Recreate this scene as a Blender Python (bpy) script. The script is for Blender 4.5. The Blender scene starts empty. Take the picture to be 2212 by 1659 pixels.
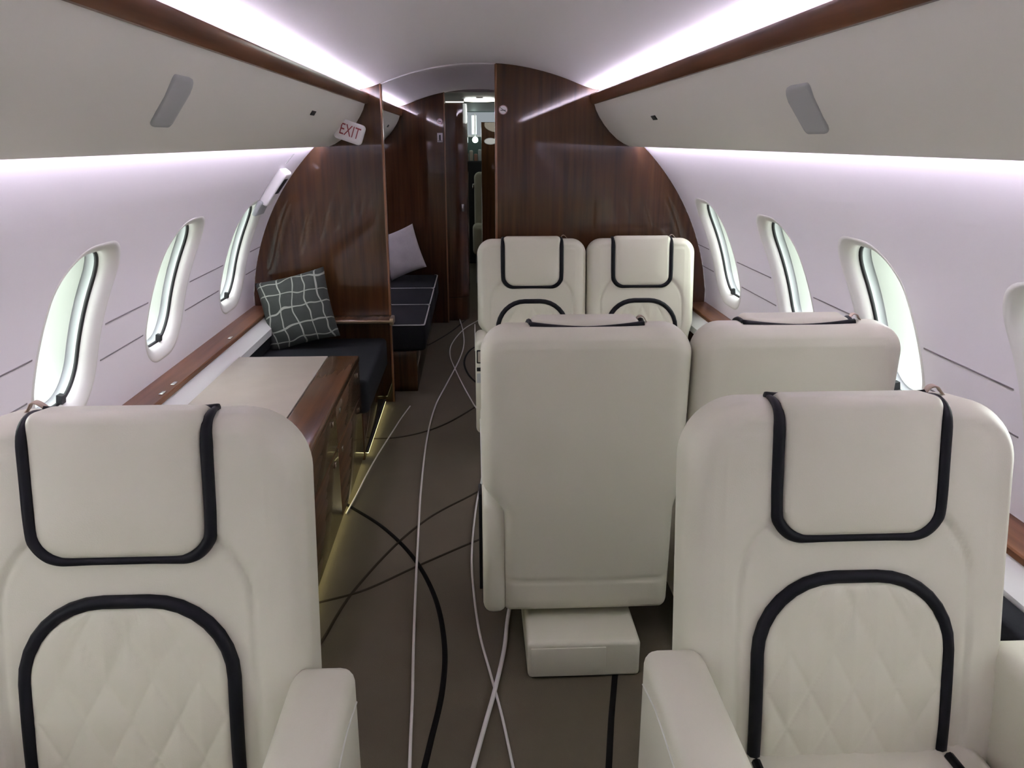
import bpy, bmesh, math, random
from math import sin, cos, pi, sqrt, radians, atan2, exp
from mathutils import Vector, Matrix

random.seed(7)
S = bpy.context.scene
COL = S.collection

# ------------------------------------------------------------------ camera
cam_d = bpy.data.cameras.new('camera')
cam_d.sensor_width = 36.0
cam_d.lens = 1750.0 / 2212.0 * 36.0
cam_d.clip_start = 0.02
cam = bpy.data.objects.new('camera', cam_d)
cam.location = (0, 0, 1.45)
cam.rotation_euler = (radians(90 - 16.714), 0, radians(-2.632))
COL.objects.link(cam)
S.camera = cam

# ------------------------------------------------------------------ world, light, exposure
S.view_settings.view_transform = 'Standard'
S.view_settings.look = 'None'
S.view_settings.gamma = 1.0
S.view_settings.use_curve_mapping = False
S.view_settings.exposure = 0.88
S.cycles.use_denoising = True
S.cycles.max_bounces = 10
S.cycles.diffuse_bounces = 6
S.cycles.transparent_max_bounces = 12

SKY = 5.0            # overcast daylight outside the windows
COVE = 70.0          # lavender strips washing the ceiling
WASH = 66.0          # lavender strips washing the side walls
LEDC = (0.90, 0.80, 1.0)
WASHC = (0.88, 0.78, 1.0)

w = bpy.data.worlds.new('overcast_sky')
S.world = w
w.use_nodes = True
nt = w.node_tree
bg = nt.nodes['Background']
tc = nt.nodes.new('ShaderNodeTexCoord')
sp = nt.nodes.new('ShaderNodeSeparateXYZ')
mr = nt.nodes.new('ShaderNodeMapRange')
mr.inputs[1].default_value = -0.15
mr.inputs[2].default_value = 0.15
mx = nt.nodes.new('ShaderNodeMixRGB')
mx.inputs[1].default_value = (0.55, 0.58, 0.55, 1)      # pale apron below the horizon
mx.inputs[2].default_value = (0.93, 1.0, 0.97, 1)       # bright overcast above
nt.links.new(tc.outputs['Generated'], sp.inputs[0])
nt.links.new(sp.outputs[2], mr.inputs[0])
nt.links.new(mr.outputs[0], mx.inputs[0])
nt.links.new(mx.outputs[0], bg.inputs[0])
bg.inputs[1].default_value = SKY

# ------------------------------------------------------------------ materials
def mat(name, col, rough=0.5, coat=0.0, metal=0.0, bump=0.0, bscale=200.0, var=0.0, vscale=6.0, spec=0.5, sheen=0.0, coat_rough=0.05):
    m = bpy.data.materials.new(name)
    m.use_nodes = True
    n = m.node_tree
    b = n.nodes['Principled BSDF']
    b.inputs['Base Color'].default_value = (*col, 1)
    b.inputs['Roughness'].default_value = rough
    b.inputs['Metallic'].default_value = metal
    b.inputs['Coat Weight'].default_value = coat
    b.inputs['Coat Roughness'].default_value = coat_rough
    b.inputs['Specular IOR Level'].default_value = spec
    if sheen:
        b.inputs['Sheen Weight'].default_value = sheen
    t = n.nodes.new('ShaderNodeTexCoord')
    if var > 0:
        no = n.nodes.new('ShaderNodeTexNoise')
        no.inputs['Scale'].default_value = vscale
        no.inputs['Detail'].default_value = 4
        r = n.nodes.new('ShaderNodeMixRGB')
        r.inputs[1].default_value = (*[c * (1 - var) for c in col], 1)
        r.inputs[2].default_value = (*[min(1, c * (1 + var)) for c in col], 1)
        n.links.new(t.outputs['Object'], no.inputs['Vector'])
        n.links.new(no.outputs['Fac'], r.inputs[0])
        n.links.new(r.outputs[0], b.inputs['Base Color'])
    if bump > 0:
        no = n.nodes.new('ShaderNodeTexNoise')
        no.inputs['Scale'].default_value = bscale
        no.inputs['Detail'].default_value = 3
        bu = n.nodes.new('ShaderNodeBump')
        bu.inputs['Strength'].default_value = bump
        bu.inputs['Distance'].default_value = 0.002
        n.links.new(t.outputs['Object'], no.inputs['Vector'])
        n.links.new(no.outputs['Fac'], bu.inputs['Height'])
        n.links.new(bu.outputs[0], b.inputs['Normal'])
    return m

def wood(name, dark, light, axis='z', coat=0.9, rough=0.35, coat_rough=0.03, scale=1.0):
    m = mat(name, dark, rough, coat, coat_rough=coat_rough, spec=0.05)
    m.node_tree.nodes['Principled BSDF'].inputs['Coat IOR'].default_value = 1.48
    n = m.node_tree
    b = n.nodes['Principled BSDF']
    t = n.nodes.new('ShaderNodeTexCoord')
    mp = n.nodes.new('ShaderNodeMapping')
    sc = {'z': (26, 26, 1.2), 'y': (26, 1.2, 26), 'x': (1.0, 16, 16)}[axis]
    mp.inputs['Scale'].default_value = [v * scale for v in sc]
    no = n.nodes.new('ShaderNodeTexNoise')
    no.inputs['Scale'].default_value = 1.6
    no.inputs['Detail'].default_value = 4
    no.inputs['Roughness'].default_value = 0.5
    no.inputs['Distortion'].default_value = 0.2
    r = n.nodes.new('ShaderNodeValToRGB')
    r.color_ramp.elements[0].position = 0.30
    r.color_ramp.elements[0].color = (*dark, 1)
    r.color_ramp.elements[1].position = 0.75
    r.color_ramp.elements[1].color = (*light, 1)
    n.links.new(t.outputs['Object'], mp.inputs['Vector'])
    n.links.new(mp.outputs[0], no.inputs['Vector'])
    n.links.new(no.outputs['Fac'], r.inputs[0])
    n.links.new(r.outputs[0], b.inputs['Base Color'])
    return m

def emit(name, col, strength):
    m = bpy.data.materials.new(name)
    m.use_nodes = True
    n = m.node_tree
    n.nodes.clear()
    o = n.nodes.new('ShaderNodeOutputMaterial')
    e = n.nodes.new('ShaderNodeEmission')
    e.inputs[0].default_value = (*col, 1)
    e.inputs[1].default_value = strength
    n.links.new(e.outputs[0], o.inputs[0])
    return m

def glass(name):
    m = bpy.data.materials.new(name)
    m.use_nodes = True
    n = m.node_tree
    n.nodes.clear()
    o = n.nodes.new('ShaderNodeOutputMaterial')
    tr = n.nodes.new('ShaderNodeBsdfTransparent')
    tr.inputs[0].default_value = (0.94, 0.97, 0.95, 1)
    gl = n.nodes.new('ShaderNodeBsdfGlossy')
    gl.inputs['Roughness'].default_value = 0.02
    mi = n.nodes.new('ShaderNodeMixShader')
    mi.inputs[0].default_value = 0.06
    n.links.new(tr.outputs[0], mi.inputs[1])
    n.links.new(gl.outputs[0], mi.inputs[2])
    n.links.new(mi.outputs[0], o.inputs[0])
    return m

def plaid(name):
    """dark grey-green cloth with wandering pale woven lines"""
    m = mat(name, (0.022, 0.026, 0.022), 0.9, bump=0.5, bscale=260)
    n = m.node_tree
    b = n.nodes['Principled BSDF']
    t = n.nodes.new('ShaderNodeTexCoord')
    no = n.nodes.new('ShaderNodeTexNoise')
    no.inputs['Scale'].default_value = 7.0
    no.inputs['Detail'].default_value = 1
    sb = n.nodes.new('ShaderNodeVectorMath'); sb.operation = 'SUBTRACT'
    sb.inputs[1].default_value = (0.5, 0.5, 0.5)
    sl = n.nodes.new('ShaderNodeVectorMath'); sl.operation = 'SCALE'
    sl.inputs[3].default_value = 0.095
    ad = n.nodes.new('ShaderNodeVectorMath'); ad.operation = 'ADD'
    n.links.new(t.outputs['Object'], no.inputs['Vector'])
    n.links.new(no.outputs['Color'], sb.inputs[0])
    n.links.new(sb.outputs[0], sl.inputs[0])
    n.links.new(t.outputs['Object'], ad.inputs[0])
    n.links.new(sl.outputs[0], ad.inputs[1])
    sx = n.nodes.new('ShaderNodeSeparateXYZ')
    n.links.new(ad.outputs[0], sx.inputs[0])
    outs = []
    for i, per in ((0, 0.072), (2, 0.080)):
        pp = n.nodes.new('ShaderNodeMath'); pp.operation = 'PINGPONG'
        pp.inputs[1].default_value = per / 2
        n.links.new(sx.outputs[i], pp.inputs[0])
        lt = n.nodes.new('ShaderNodeMath'); lt.operation = 'LESS_THAN'
        lt.inputs[1].default_value = 0.0036
        n.links.new(pp.outputs[0], lt.inputs[0])
        outs.append(lt)
    mxm = n.nodes.new('ShaderNodeMath'); mxm.operation = 'MAXIMUM'
    n.links.new(outs[0].outputs[0], mxm.inputs[0])
    n.links.new(outs[1].outputs[0], mxm.inputs[1])
    mi = n.nodes.new('ShaderNodeMixRGB')
    mi.inputs[1].default_value = (0.022, 0.026, 0.022, 1)
    mi.inputs[2].default_value = (0.21, 0.215, 0.19, 1)
    n.links.new(mxm.outputs[0], mi.inputs[0])
    n.links.new(mi.outputs[0], b.inputs['Base Color'])
    return m

M = {}
M['leather'] = mat('cream_leather', (0.585, 0.57, 0.465), 0.42, bump=0.12, bscale=420)
M['quilt'] = mat('quilted_leather', (0.585, 0.57, 0.46), 0.45, bump=0.12, bscale=420)
M['black'] = mat('black_piping', (0.004, 0.004, 0.006), 0.5, spec=0.15)
M['wall'] = mat('wall_fabric_panel', (0.74, 0.72, 0.74), 0.65, bump=0.05, bscale=500)
M['ceil'] = mat('ceiling_panel', (0.72, 0.70, 0.72), 0.6, bump=0.05, bscale=400)
M['bin'] = mat('bin_panel', (0.76, 0.745, 0.69), 0.5, bump=0.05, bscale=500)
M['grille'] = mat('grey_panel', (0.40, 0.41, 0.41), 0.55)
M['white'] = mat('white_plastic', (0.78, 0.78, 0.77), 0.35)
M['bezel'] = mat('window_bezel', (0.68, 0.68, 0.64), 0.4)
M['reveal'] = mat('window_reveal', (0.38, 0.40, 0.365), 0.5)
M['frame'] = mat('window_grey_frame', (0.34, 0.36, 0.36), 0.5)
M['seal'] = mat('window_seal', (0.004, 0.004, 0.005), 0.6)
M['glass'] = glass('window_glass')
M['line'] = mat('pinstripe', (0.16, 0.145, 0.15), 0.6)
M['wood'] = wood('walnut_veneer', (0.025, 0.0105, 0.0042), (0.058, 0.0255, 0.0105), 'z')
M['wood_edge'] = wood('walnut_edge', (0.10, 0.045, 0.022), (0.22, 0.11, 0.055), 'z')
M['rail'] = wood('walnut_rail', (0.050, 0.020, 0.009), (0.170, 0.075, 0.036), 'y', scale=0.6, coat=0.35, coat_rough=0.15)
M['cred'] = wood('walnut_credenza', (0.036, 0.015, 0.006), (0.120, 0.054, 0.022), 'y', scale=0.8, coat_rough=0.14)
M['tan'] = mat('tan_top', (0.36, 0.32, 0.26), 0.5, coat=0.2, var=0.10, vscale=9)
M['carpet'] = mat('carpet', (0.070, 0.058, 0.034), 0.95, bump=0.6, bscale=500, var=0.16, vscale=5)
M['carpet_line'] = mat('carpet_dark_line', (0.004, 0.0035, 0.003), 0.95, spec=0.1)
M['carpet_brown'] = mat('carpet_brown_line', (0.024, 0.018, 0.011), 0.95, spec=0.1)
M['divan'] = mat('black_divan_cloth', (0.009, 0.010, 0.012), 0.85, bump=0.4, bscale=150, spec=0.15)
M['divan_pipe'] = mat('white_piping', (0.60, 0.60, 0.58), 0.5)
M['cable'] = mat('white_cable', (0.62, 0.59, 0.57), 0.45)
M['cable_black'] = mat('black_cable', (0.008, 0.008, 0.008), 0.4)
M['plaid'] = plaid('plaid_cushion')
M['pillow'] = mat('pale_cushion', (0.55, 0.54, 0.53), 0.9, bump=0.5, bscale=120, var=0.12, vscale=14)
M['chrome'] = mat('chrome', (0.75, 0.75, 0.75), 0.18, metal=1.0)
M['brass'] = mat('dull_metal_trim', (0.36, 0.27, 0.18), 0.3, metal=1.0)
M['red'] = mat('dark_red_letter', (0.22, 0.012, 0.02), 0.5)
M['sign'] = mat('sign_white', (0.80, 0.78, 0.80), 0.3)
M['strap'] = mat('strap_web', (0.34, 0.26, 0.20), 0.6)
M['dark'] = mat('dark_panel', (0.02, 0.02, 0.022), 0.6, spec=0.2)
M['greyceil'] = mat('vestibule_ceiling', (0.16, 0.16, 0.15), 0.5)
M['cockpit_green'] = mat('cockpit_wall', (0.05, 0.09, 0.08), 0.5)
M['pinkish'] = mat('cockpit_knobs', (0.34, 0.17, 0.12), 0.5)
M['led'] = emit('lavender_led', LEDC, COVE)
M['ledw'] = emit('lavender_wall_led', WASHC, WASH)
M['toe'] = emit('floor_path_led', (1.0, 0.93, 0.45), 4.0)
M['lamp'] = emit('ceiling_lamp_glow', (1.0, 0.95, 0.78), 3.2)
M['dome'] = emit('cockpit_dome_glow', (0.75, 1.0, 0.88), 6.0)
M['vest_led'] = emit('vestibule_led', (1.0, 0.90, 0.75), 2.0)
M['screen2'] = emit('windscreen_bright_strip', (0.75, 1.0, 0.92), 1.6)
M['screen'] = emit('windscreen_light', (0.72, 0.80, 0.86), 0.22)

# ------------------------------------------------------------------ helpers
def obj(name, verts, faces, m, parent=None, smooth=True):
    me = bpy.data.meshes.new(name)
    me.from_pydata([tuple(v) for v in verts], [], faces)
    me.materials.append(M[m])
    if smooth:
        me.polygons.foreach_set('use_smooth', [True] * len(me.polygons))
    me.update()
    bm = bmesh.new(); bm.from_mesh(me)
    bmesh.ops.recalc_face_normals(bm, faces=bm.faces)
    bm.to_mesh(me); bm.free()
    o = bpy.data.objects.new(name, me)
    COL.objects.link(o)
    if parent:
        o.parent = parent
    return o

def from_bm(name, bm, m, parent=None, smooth=False):
    me = bpy.data.meshes.new(name)
    bmesh.ops.recalc_face_normals(bm, faces=bm.faces)
    bm.to_mesh(me); bm.free()
    me.materials.append(M[m])
    if smooth:
        me.polygons.foreach_set('use_smooth', [True] * len(me.polygons))
    o = bpy.data.objects.new(name, me)
    COL.objects.link(o)
    if parent:
        o.parent = parent
    return o

def smooth_by_angle(o, deg=35):
    me = o.data
    me.polygons.foreach_set('use_smooth', [True] * len(me.polygons))
    bm = bmesh.new(); bm.from_mesh(me)
    for e in bm.edges:
        if len(e.link_faces) == 2 and e.calc_face_angle(0) > radians(deg):
            e.smooth = False
    bm.to_mesh(me); bm.free()

def rbox(name, x0, x1, y0, y1, z0, z1, r, m, parent=None, seg=3, xf=None):
    bm = bmesh.new()
    bmesh.ops.create_cube(bm, size=1)
    for v in bm.verts:
        v.co = Vector(((x0 + x1) / 2 + v.co.x * (x1 - x0), (y0 + y1) / 2 + v.co.y * (y1 - y0), (z0 + z1) / 2 + v.co.z * (z1 - z0)))
    if r > 0:
        bmesh.ops.bevel(bm, geom=list(bm.edges), offset=r, segments=seg, profile=0.5, affect='EDGES')
    if xf:
        for v in bm.verts:
            v.co = Vector(xf(v.co))
    o = from_bm(name, bm, m, parent)
    if r > 0:
        smooth_by_angle(o, 40)
    return o

def tag(o, label=None, cat=None, group=None, kind=None):
    if label: o['label'] = label
    if cat: o['category'] = cat
    if group: o['group'] = group
    if kind: o['kind'] = kind
    return o

def empty(name, loc=(0, 0, 0), rz=0.0):
    o = bpy.data.objects.new(name, None)
    o.empty_display_size = 0.05
    o.location = loc
    o.rotation_euler = (0, 0, rz)
    COL.objects.link(o)
    return o

def copy_tree(o, parent=None):
    c = o.copy()
    COL.objects.link(c)
    c.parent = parent
    for ch in list(o.children):
        copy_tree(ch, c)
    return c

def extrude(name, prof, ys, m, parent=None, closed=False, smooth=True, caps=False):
    v, f = [], []
    n = len(prof)
    for y in ys:
        for (x, z) in prof:
            v.append((x, y, z))
    for j in range(len(ys) - 1):
        for i in range(n if closed else n - 1):
            a = j * n + i; b = j * n + (i + 1) % n
            f.append((a, b, b + n, a + n))
    if caps and closed:
        f.append(tuple(range(n)))
        f.append(tuple(range((len(ys) - 1) * n, len(ys) * n))[::-1])
    o = obj(name, v, f, m, parent, smooth)
    if smooth:
        smooth_by_angle(o, 38)
    return o

def spline(pts, n=8):
    """Catmull-Rom through the points"""
    P = [Vector(p) for p in pts]
    P = [P[0] * 2 - P[1]] + P + [P[-1] * 2 - P[-2]]
    out = []
    for i in range(1, len(P) - 2):
        for k in range(n):
            t = k / n
            a, b, c, d = P[i - 1], P[i], P[i + 1], P[i + 2]
            out.append(0.5 * ((2 * b) + (c - a) * t + (2 * a - 5 * b + 4 * c - d) * t * t + (3 * b - a - 3 * c + d) * t ** 3))
    out.append(P[-2])
    return out

def tube(name, path, rad, m, parent=None, closed=False, seg=8, flat=None):
    """tube along a polyline; flat=(normal, factor) squashes it along that normal"""
    P = [Vector(p) for p in path]
    n = len(P)
    v, f = [], []
    prev = None
    R_ = rad if isinstance(rad, (list, tuple)) else [rad] * n
    for i in range(n):
        rad = R_[i]
        if closed:
            d = P[(i + 1) % n] - P[i - 1]
        else:
            d = P[min(i + 1, n - 1)] - P[max(i - 1, 0)]
        d.normalize()
        if flat:
            nr = Vector(flat[0])
            s = d.cross(nr)
            if s.length < 1e-4:
                s = prev or d.orthogonal()
            s.normalize()
            u = s.cross(d).normalized()
            prev = s
            ku = flat[1]
        else:
            ref = prev if prev else d.orthogonal().normalized()
            s = (ref - d * ref.dot(d))
            if s.length < 1e-5:
                s = d.orthogonal()
            s.normalize()
            u = s.cross(d).normalized()
            prev = s
            ku = 1.0
        for k in range(seg):
            a = 2 * pi * k / seg
            v.append(P[i] + s * rad * cos(a) + u * rad * ku * sin(a))
    for i in range(n if closed else n - 1):
        j = (i + 1) % n
        for k in range(seg):
            f.append((i * seg + k, i * seg + (k + 1) % seg, j * seg + (k + 1) % seg, j * seg + k))
    if not closed:
        f.append(tuple(range(seg)))
        f.append(tuple(range((n - 1) * seg, n * seg))[::-1])
    return obj(name, v, f, m, parent)

def smoothstep(a, b, x):
    t = max(0.0, min(1.0, (x - a) / (b - a)))
    return t * t * (3 - 2 * t)

def sd_round(x, z, hw, z0, z1, rt, rb):
    """inside distance (positive inside) of a rectangle with top and bottom corner radii"""
    zc = (z0 + z1) / 2; hh = (z1 - z0) / 2
    r = rt if z > zc else rb
    qx = abs(x) - hw + r; qz = abs(z - zc) - hh + r
    return -(min(max(qx, qz), 0.0) + sqrt(max(qx, 0) ** 2 + max(qz, 0) ** 2) - r)

def slab(name, W, H, T, rt, rb, re, nx, nz, m, xf, parent=None, front=None, back=None, hwf=None):
    """upholstered slab: x across, s up (0..H), t through (-T/2 front); rounded outline and edges"""
    hw0 = W / 2
    def hw(s):
        h = hw0
        if rt > 0 and s > H - rt:
            k = (s - (H - rt)) / rt
            h = hw0 - rt + rt * sqrt(max(0, 1 - k * k))
        elif rb > 0 and s < rb:
            k = (rb - s) / rb
            h = hw0 - rb + rb * sqrt(max(0, 1 - k * k))
        return h
    ss = []
    def band(a, b, n, mode):
        for i in range(n):
            k = i / n
            if mode == 'lo': k = 1 - cos(k * pi / 2)
            if mode == 'hi': k = sin(k * pi / 2)
            ss.append(a + (b - a) * k)
    e0 = max(rb, re); e1 = max(rt, re)
    band(0, e0, 9, 'lo'); band(e0, H - e1, nz, 'lin'); band(H - e1, H, 14, 'hi'); ss.append(H)
    us = []
    ek = min(0.45, re * 1.3 / hw0)
    ne = 6
    for i in range(ne): us.append(-1 + ek * (1 - cos(i / ne * pi / 2)))
    for i in range(nx + 1): us.append(-1 + ek + (2 - 2 * ek) * i / nx)
    for i in range(ne): us.append(1 - ek * (1 - cos((ne - 1 - i) / ne * pi / 2)))
    nu = len(us); ns = len(ss)
    v, f = [], []
    for side in (-1, 1):
        for s in ss:
            h = hw(s)
            for u in us:
                x = u * h
                d = max(0.0, sd_round(x, s, hw0, 0, H, rt, rb))
                k = max(0.0, re - d)
                e = re - sqrt(max(0.0, re * re - k * k))
                t = T / 2 - e
                fn = front if side < 0 else back
                if fn:
                    t += fn(x, s, d)
                v.append(xf(x * (hwf(s, x) if hwf else 1.0), side * t, s))
    N = nu * ns
    for side in (0, 1):
        for j in range(ns - 1):
            for i in range(nu - 1):
                a = side * N + j * nu + i
                q = (a, a + 1, a + 1 + nu, a + nu)
                f.append(q if side == 0 else q[::-1])
    ring = [i for i in range(nu)] + [j * nu + nu - 1 for j in range(1, ns)] + [(ns - 1) * nu + i for i in range(nu - 2, -1, -1)] + [j * nu for j in range(ns - 2, 0, -1)]
    for k in range(len(ring)):
        a = ring[k]; b = ring[(k + 1) % len(ring)]
        f.append((b, a, a + N, b + N))
    return obj(name, v, f, m, parent)

# ------------------------------------------------------------------ cabin dimensions (metres)
XC, RW, ZW = 0.04, 1.27, 0.5          # fuselage lining: circle in cross-section
Y_BACK, Y_BULK, Y_FWD, Y_END = -2.2, 4.5, 6.62, 11.0

def wall_pt(side, y, a, dep=0.0):
    """point on the side lining; a is arc length above the widest point, dep goes outward"""
    th = a / RW
    return (XC + side * (RW + dep) * cos(th), y, ZW + (RW + dep) * sin(th))

A_LO = RW * math.asin((0.0 - ZW) / RW)
A_HI = RW * math.asin((1.565 - ZW) / RW)
WA0, WA1 = 0.135, 0.712               # window arc range
def rr_outline(hy, ha, r, n=10):
    """rounded rectangle, counter-clockwise from the right-bottom corner"""
    out = []
    for cx_, cz_, a0 in ((hy - r, -ha + r, -pi / 2), (hy - r, ha - r, 0), (-hy + r, ha - r, pi / 2), (-hy + r, -ha + r, pi)):
        for i in range(n + 1):
            a = a0 + pi / 2 * i / n
            out.append((cx_ + r * cos(a), cz_ + r * sin(a)))
        if a0 in (-pi / 2, pi / 2):        # subdivide the straight upright side that follows
            y_, a_ = out[-1]
            for i in range(1, 7):
                out.append((y_, a_ + (-2 * a_) * i / 7))
    return out

# ------------------------------------------------------------------ the setting
def build_wall(side, wins, name, label):
    """curved lining with rounded window holes; wins = list of (y centre, half width)"""
    v, f = [], []
    ac = (WA0 + WA1) / 2; ha = (WA1 - WA0) / 2
    b0, b1 = WA0 - 0.06, WA1 + 0.06
    def grid(ys, as_):
        base = len(v)
        for y in ys:
            for a in as_:
                v.append(wall_pt(side, y, a))
        n = len(as_)
        for j in range(len(ys) - 1):
            for i in range(n - 1):
                p = base + j * n + i
                f.append((p, p + 1, p + 1 + n, p + n))
    lin = lambda a, b, n: [a + (b - a) * i / n for i in range(n + 1)]
    grid([Y_BACK, Y_BULK], lin(A_LO, b0, 12))
    grid([Y_BACK, Y_BULK], lin(b1, A_HI, 14))
    H2_, q0 = ha + 0.06, 0.155
    col = [(ha - q0) + (H2_ - ha + q0) * t / 5 for t in range(6)]
    col = [ac + c for c in sorted(set([-c for c in col] + [-(ha - q0) + 2 * (ha - q0) * i / 7 for i in range(1, 7)] + col))]
    cur = Y_BACK
    for (yc, hy) in wins:
        m_ = 0.07
        if yc - hy - m_ > cur:
            grid([cur, yc - hy - m_], col)
        cur = yc + hy + m_
        inner = rr_outline(hy, ha, 0.155, 10)
        H2, W2 = ha + 0.06, hy + m_
        rings = 6
        base = len(v)
        no = len(inner)
        outer = []
        q_ = 0.155
        for cyi, cai, horiz in ((1, -1, True), (1, 1, False), (-1, 1, True), (-1, -1, False)):
            for i in range(11):
                t = min(i, 5) / 5; u = max(i - 5, 0) / 5
                if horiz:   # along the bottom/top edge to the corner, then up/down the side
                    y = cyi * ((hy - q_) + (W2 - hy + q_) * t); a = cai * (H2 - (H2 - ha + q_) * u)
                else:
                    y = cyi * (W2 - (W2 - hy + q_) * u); a = cai * ((ha - q_) + (H2 - ha + q_) * t)
                outer.append((y, a))
            if horiz:
                y_, a_ = outer[-1]
                for i in range(1, 7):
                    outer.append((y_, a_ + (-2 * a_) * i / 7))
        for r_ in range(rings + 1):
            t = r_ / rings
            for i in range(no):
                y = inner[i][0] * (1 - t) + outer[i][0] * t
                a = inner[i][1] * (1 - t) + outer[i][1] * t
                v.append(wall_pt(side, yc + y, ac + a))
        for r_ in range(rings):
            for i in range(no):
                j = (i + 1) % no
                f.append((base + r_ * no + i, base + r_ * no + j, base + (r_ + 1) * no + j, base + (r_ + 1) * no + i))
    if cur < Y_BULK:
        grid([cur, Y_BULK], col)
    # upper return joining the ceiling, hidden behind the bin
    p0 = wall_pt(side, 0, A_HI)
    base = len(v)
    for y in (Y_BACK, Y_BULK):
        v.append((p0[0], y, p0[2])); v.append((XC + side * 0.74, y, 1.60))
    f.append((base, base + 1, base + 3, base + 2))
    o = obj(name, v, f, 'wall')
    return tag(o, label, 'wall', kind='structure')

WL = [(-1.63, .2), (-0.83, .2), (-0.05, .2), (0.745, .2), (1.535, .2), (2.335, .2), (3.13, .2), (4.05, .215)]
WR = [(-1.63, .2), (-0.83, .2), (-0.05, .2), (0.70, .2), (1.52, .2), (2.355, .2), (3.12, .2), (4.04, .215)]
wall_l = build_wall(-1, WL, 'wall_left', 'curved pale lavender side wall left of the aisle with oval windows')
wall_r = build_wall(1, WR, 'wall_right', 'curved pale lavender side wall right of the aisle with oval windows')

wn = [0]
def build_window(side, yc, hy, label, extra=None):
    wn[0] += 1
    e = empty('window_%d' % wn[0], wall_pt(side, yc, (WA0 + WA1) / 2))
    o0 = Vector(e.location)
    ac = (WA0 + WA1) / 2; ha = (WA1 - WA0) / 2
    def ring(k, dep):
        return [Vector(wall_pt(side, yc + y, ac + a, dep)) - o0 for (y, a) in rr_outline(hy - k, ha - k, max(0.03, 0.155 - k * 0.75), 10)]
    def loft(name, steps, m):
        v, f = [], []
        for (k, d) in steps:
            v += ring(k, d)
        n = len(v) // len(steps)
        for j in range(len(steps) - 1):
            for i in range(n):
                q = (i + 1) % n
                f.append((j * n + i, j * n + q, (j + 1) * n + q, (j + 1) * n + i))
        return obj(name, v, f, m, e)
    loft('bezel', [(-0.004, 0.003), (0.0, -0.001), (0.010, 0.0), (0.022, 0.004), (0.034, 0.010), (0.042, 0.018), (0.047, 0.028), (0.049, 0.036)], 'bezel')
    loft('seal', [(0.049, 0.036), (0.055, 0.038), (0.055, 0.046), (0.051, 0.048)], 'seal')
    loft('shade_frame', [(0.051, 0.048), (0.049, 0.052), (0.052, 0.072), (0.056, 0.074)], 'frame')
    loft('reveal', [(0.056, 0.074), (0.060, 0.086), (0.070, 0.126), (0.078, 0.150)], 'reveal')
    rg = ring(0.077, 0.148)
    v = rg + [Vector(wall_pt(side, yc, ac, 0.148)) - o0]
    n = len(rg)
    obj('pane', v, [(i, (i + 1) % n, n) for i in range(n)], 'glass', e)
    # dark shade latch on the lower edge
    lp = []
    for dy in (-0.012, 0.012):
        for a in (WA0 + 0.052, WA0 + 0.078):
            for dep in (0.028, 0.046):
                lp.append(Vector(wall_pt(side, yc + 0.05 + dy, a, dep)) - o0)
    obj('shade_latch', lp, [(0, 1, 3, 2), (4, 6, 7, 5), (0, 4, 5, 1), (2, 3, 7, 6), (0, 2, 6, 4), (1, 5, 7, 3)], 'dark', e, smooth=False)
    tag(e, label, 'window', kind='structure')
    return e

lab_l = {5: 'large oval window left of the aisle, nearest the viewer, with bright daylight',
         6: 'oval window left of the aisle, middle one, above the wood side ledge',
         7: 'narrow-looking oval window left of the aisle under the white exit handle'}
lab_r = {4: 'oval window cut off by the right edge of the picture',
         5: 'bright sunlit oval window right of the aisle above the nearest right seat',
         6: 'oval window right of the aisle, second from the wood bulkhead',
         7: 'oval window right of the aisle next to the wood bulkhead'}
for i, (yc, hy) in enumerate(WL):
    build_window(-1, yc, hy, lab_l.get(i, 'oval cabin window left of the aisle, behind the viewer'))
for i, (yc, hy) in enumerate(WR):
    build_window(1, yc, hy, lab_r.get(i, 'oval cabin window right of the aisle, behind the viewer'))

# thin dark pinstripes on the walls between the windows
for side, wl, wobj in ((-1, WL, wall_l), (1, WR, wall_r)):
    ends = [Y_BACK] + [p for (yc, hy) in wl for p in (yc - hy, yc + hy)] + [Y_BULK]
    for k in range(0, len(ends), 2):
        y0, y1 = ends[k], ends[k + 1]
        if k > 0: y0 += 0.022
        if k + 2 < len(ends): y1 -= 0.022
        if y1 - y0 < 0.03: continue
        for z in (0.897, 0.778):
            a = RW * math.asin((z - ZW) / RW)
            v = [wall_pt(side, y, aa, d) for y in (y0, y1) for (aa, d) in ((a - .0022, 0), (a - .0022, -.0015), (a + .0022, -.0015), (a + .0022, 0))]
            obj('pinstripe', v, [(0, 1, 5, 4), (1, 2, 6, 5), (2, 3, 7, 6), (0, 3, 2, 1), (4, 5, 6, 7)], 'line', wobj, smooth=False)

# lining without windows in the forward part
for side, nm, lb in ((-1, 'wall_left_forward', 'pale side wall beside the second divan beyond the bulkhead'), (1, 'wall_right_forward', 'pale side wall beyond the wide wood bulkhead')):
    prof = [wall_pt(side, 0, A_LO + (A_HI - A_LO) * i / 30)[::2] for i in range(31)] + [(XC + side * 0.74, 1.60)]
    o = extrude(nm, prof, [Y_BULK, Y_END], 'wall')
    tag(o, lb, 'wall', kind='structure')

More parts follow.
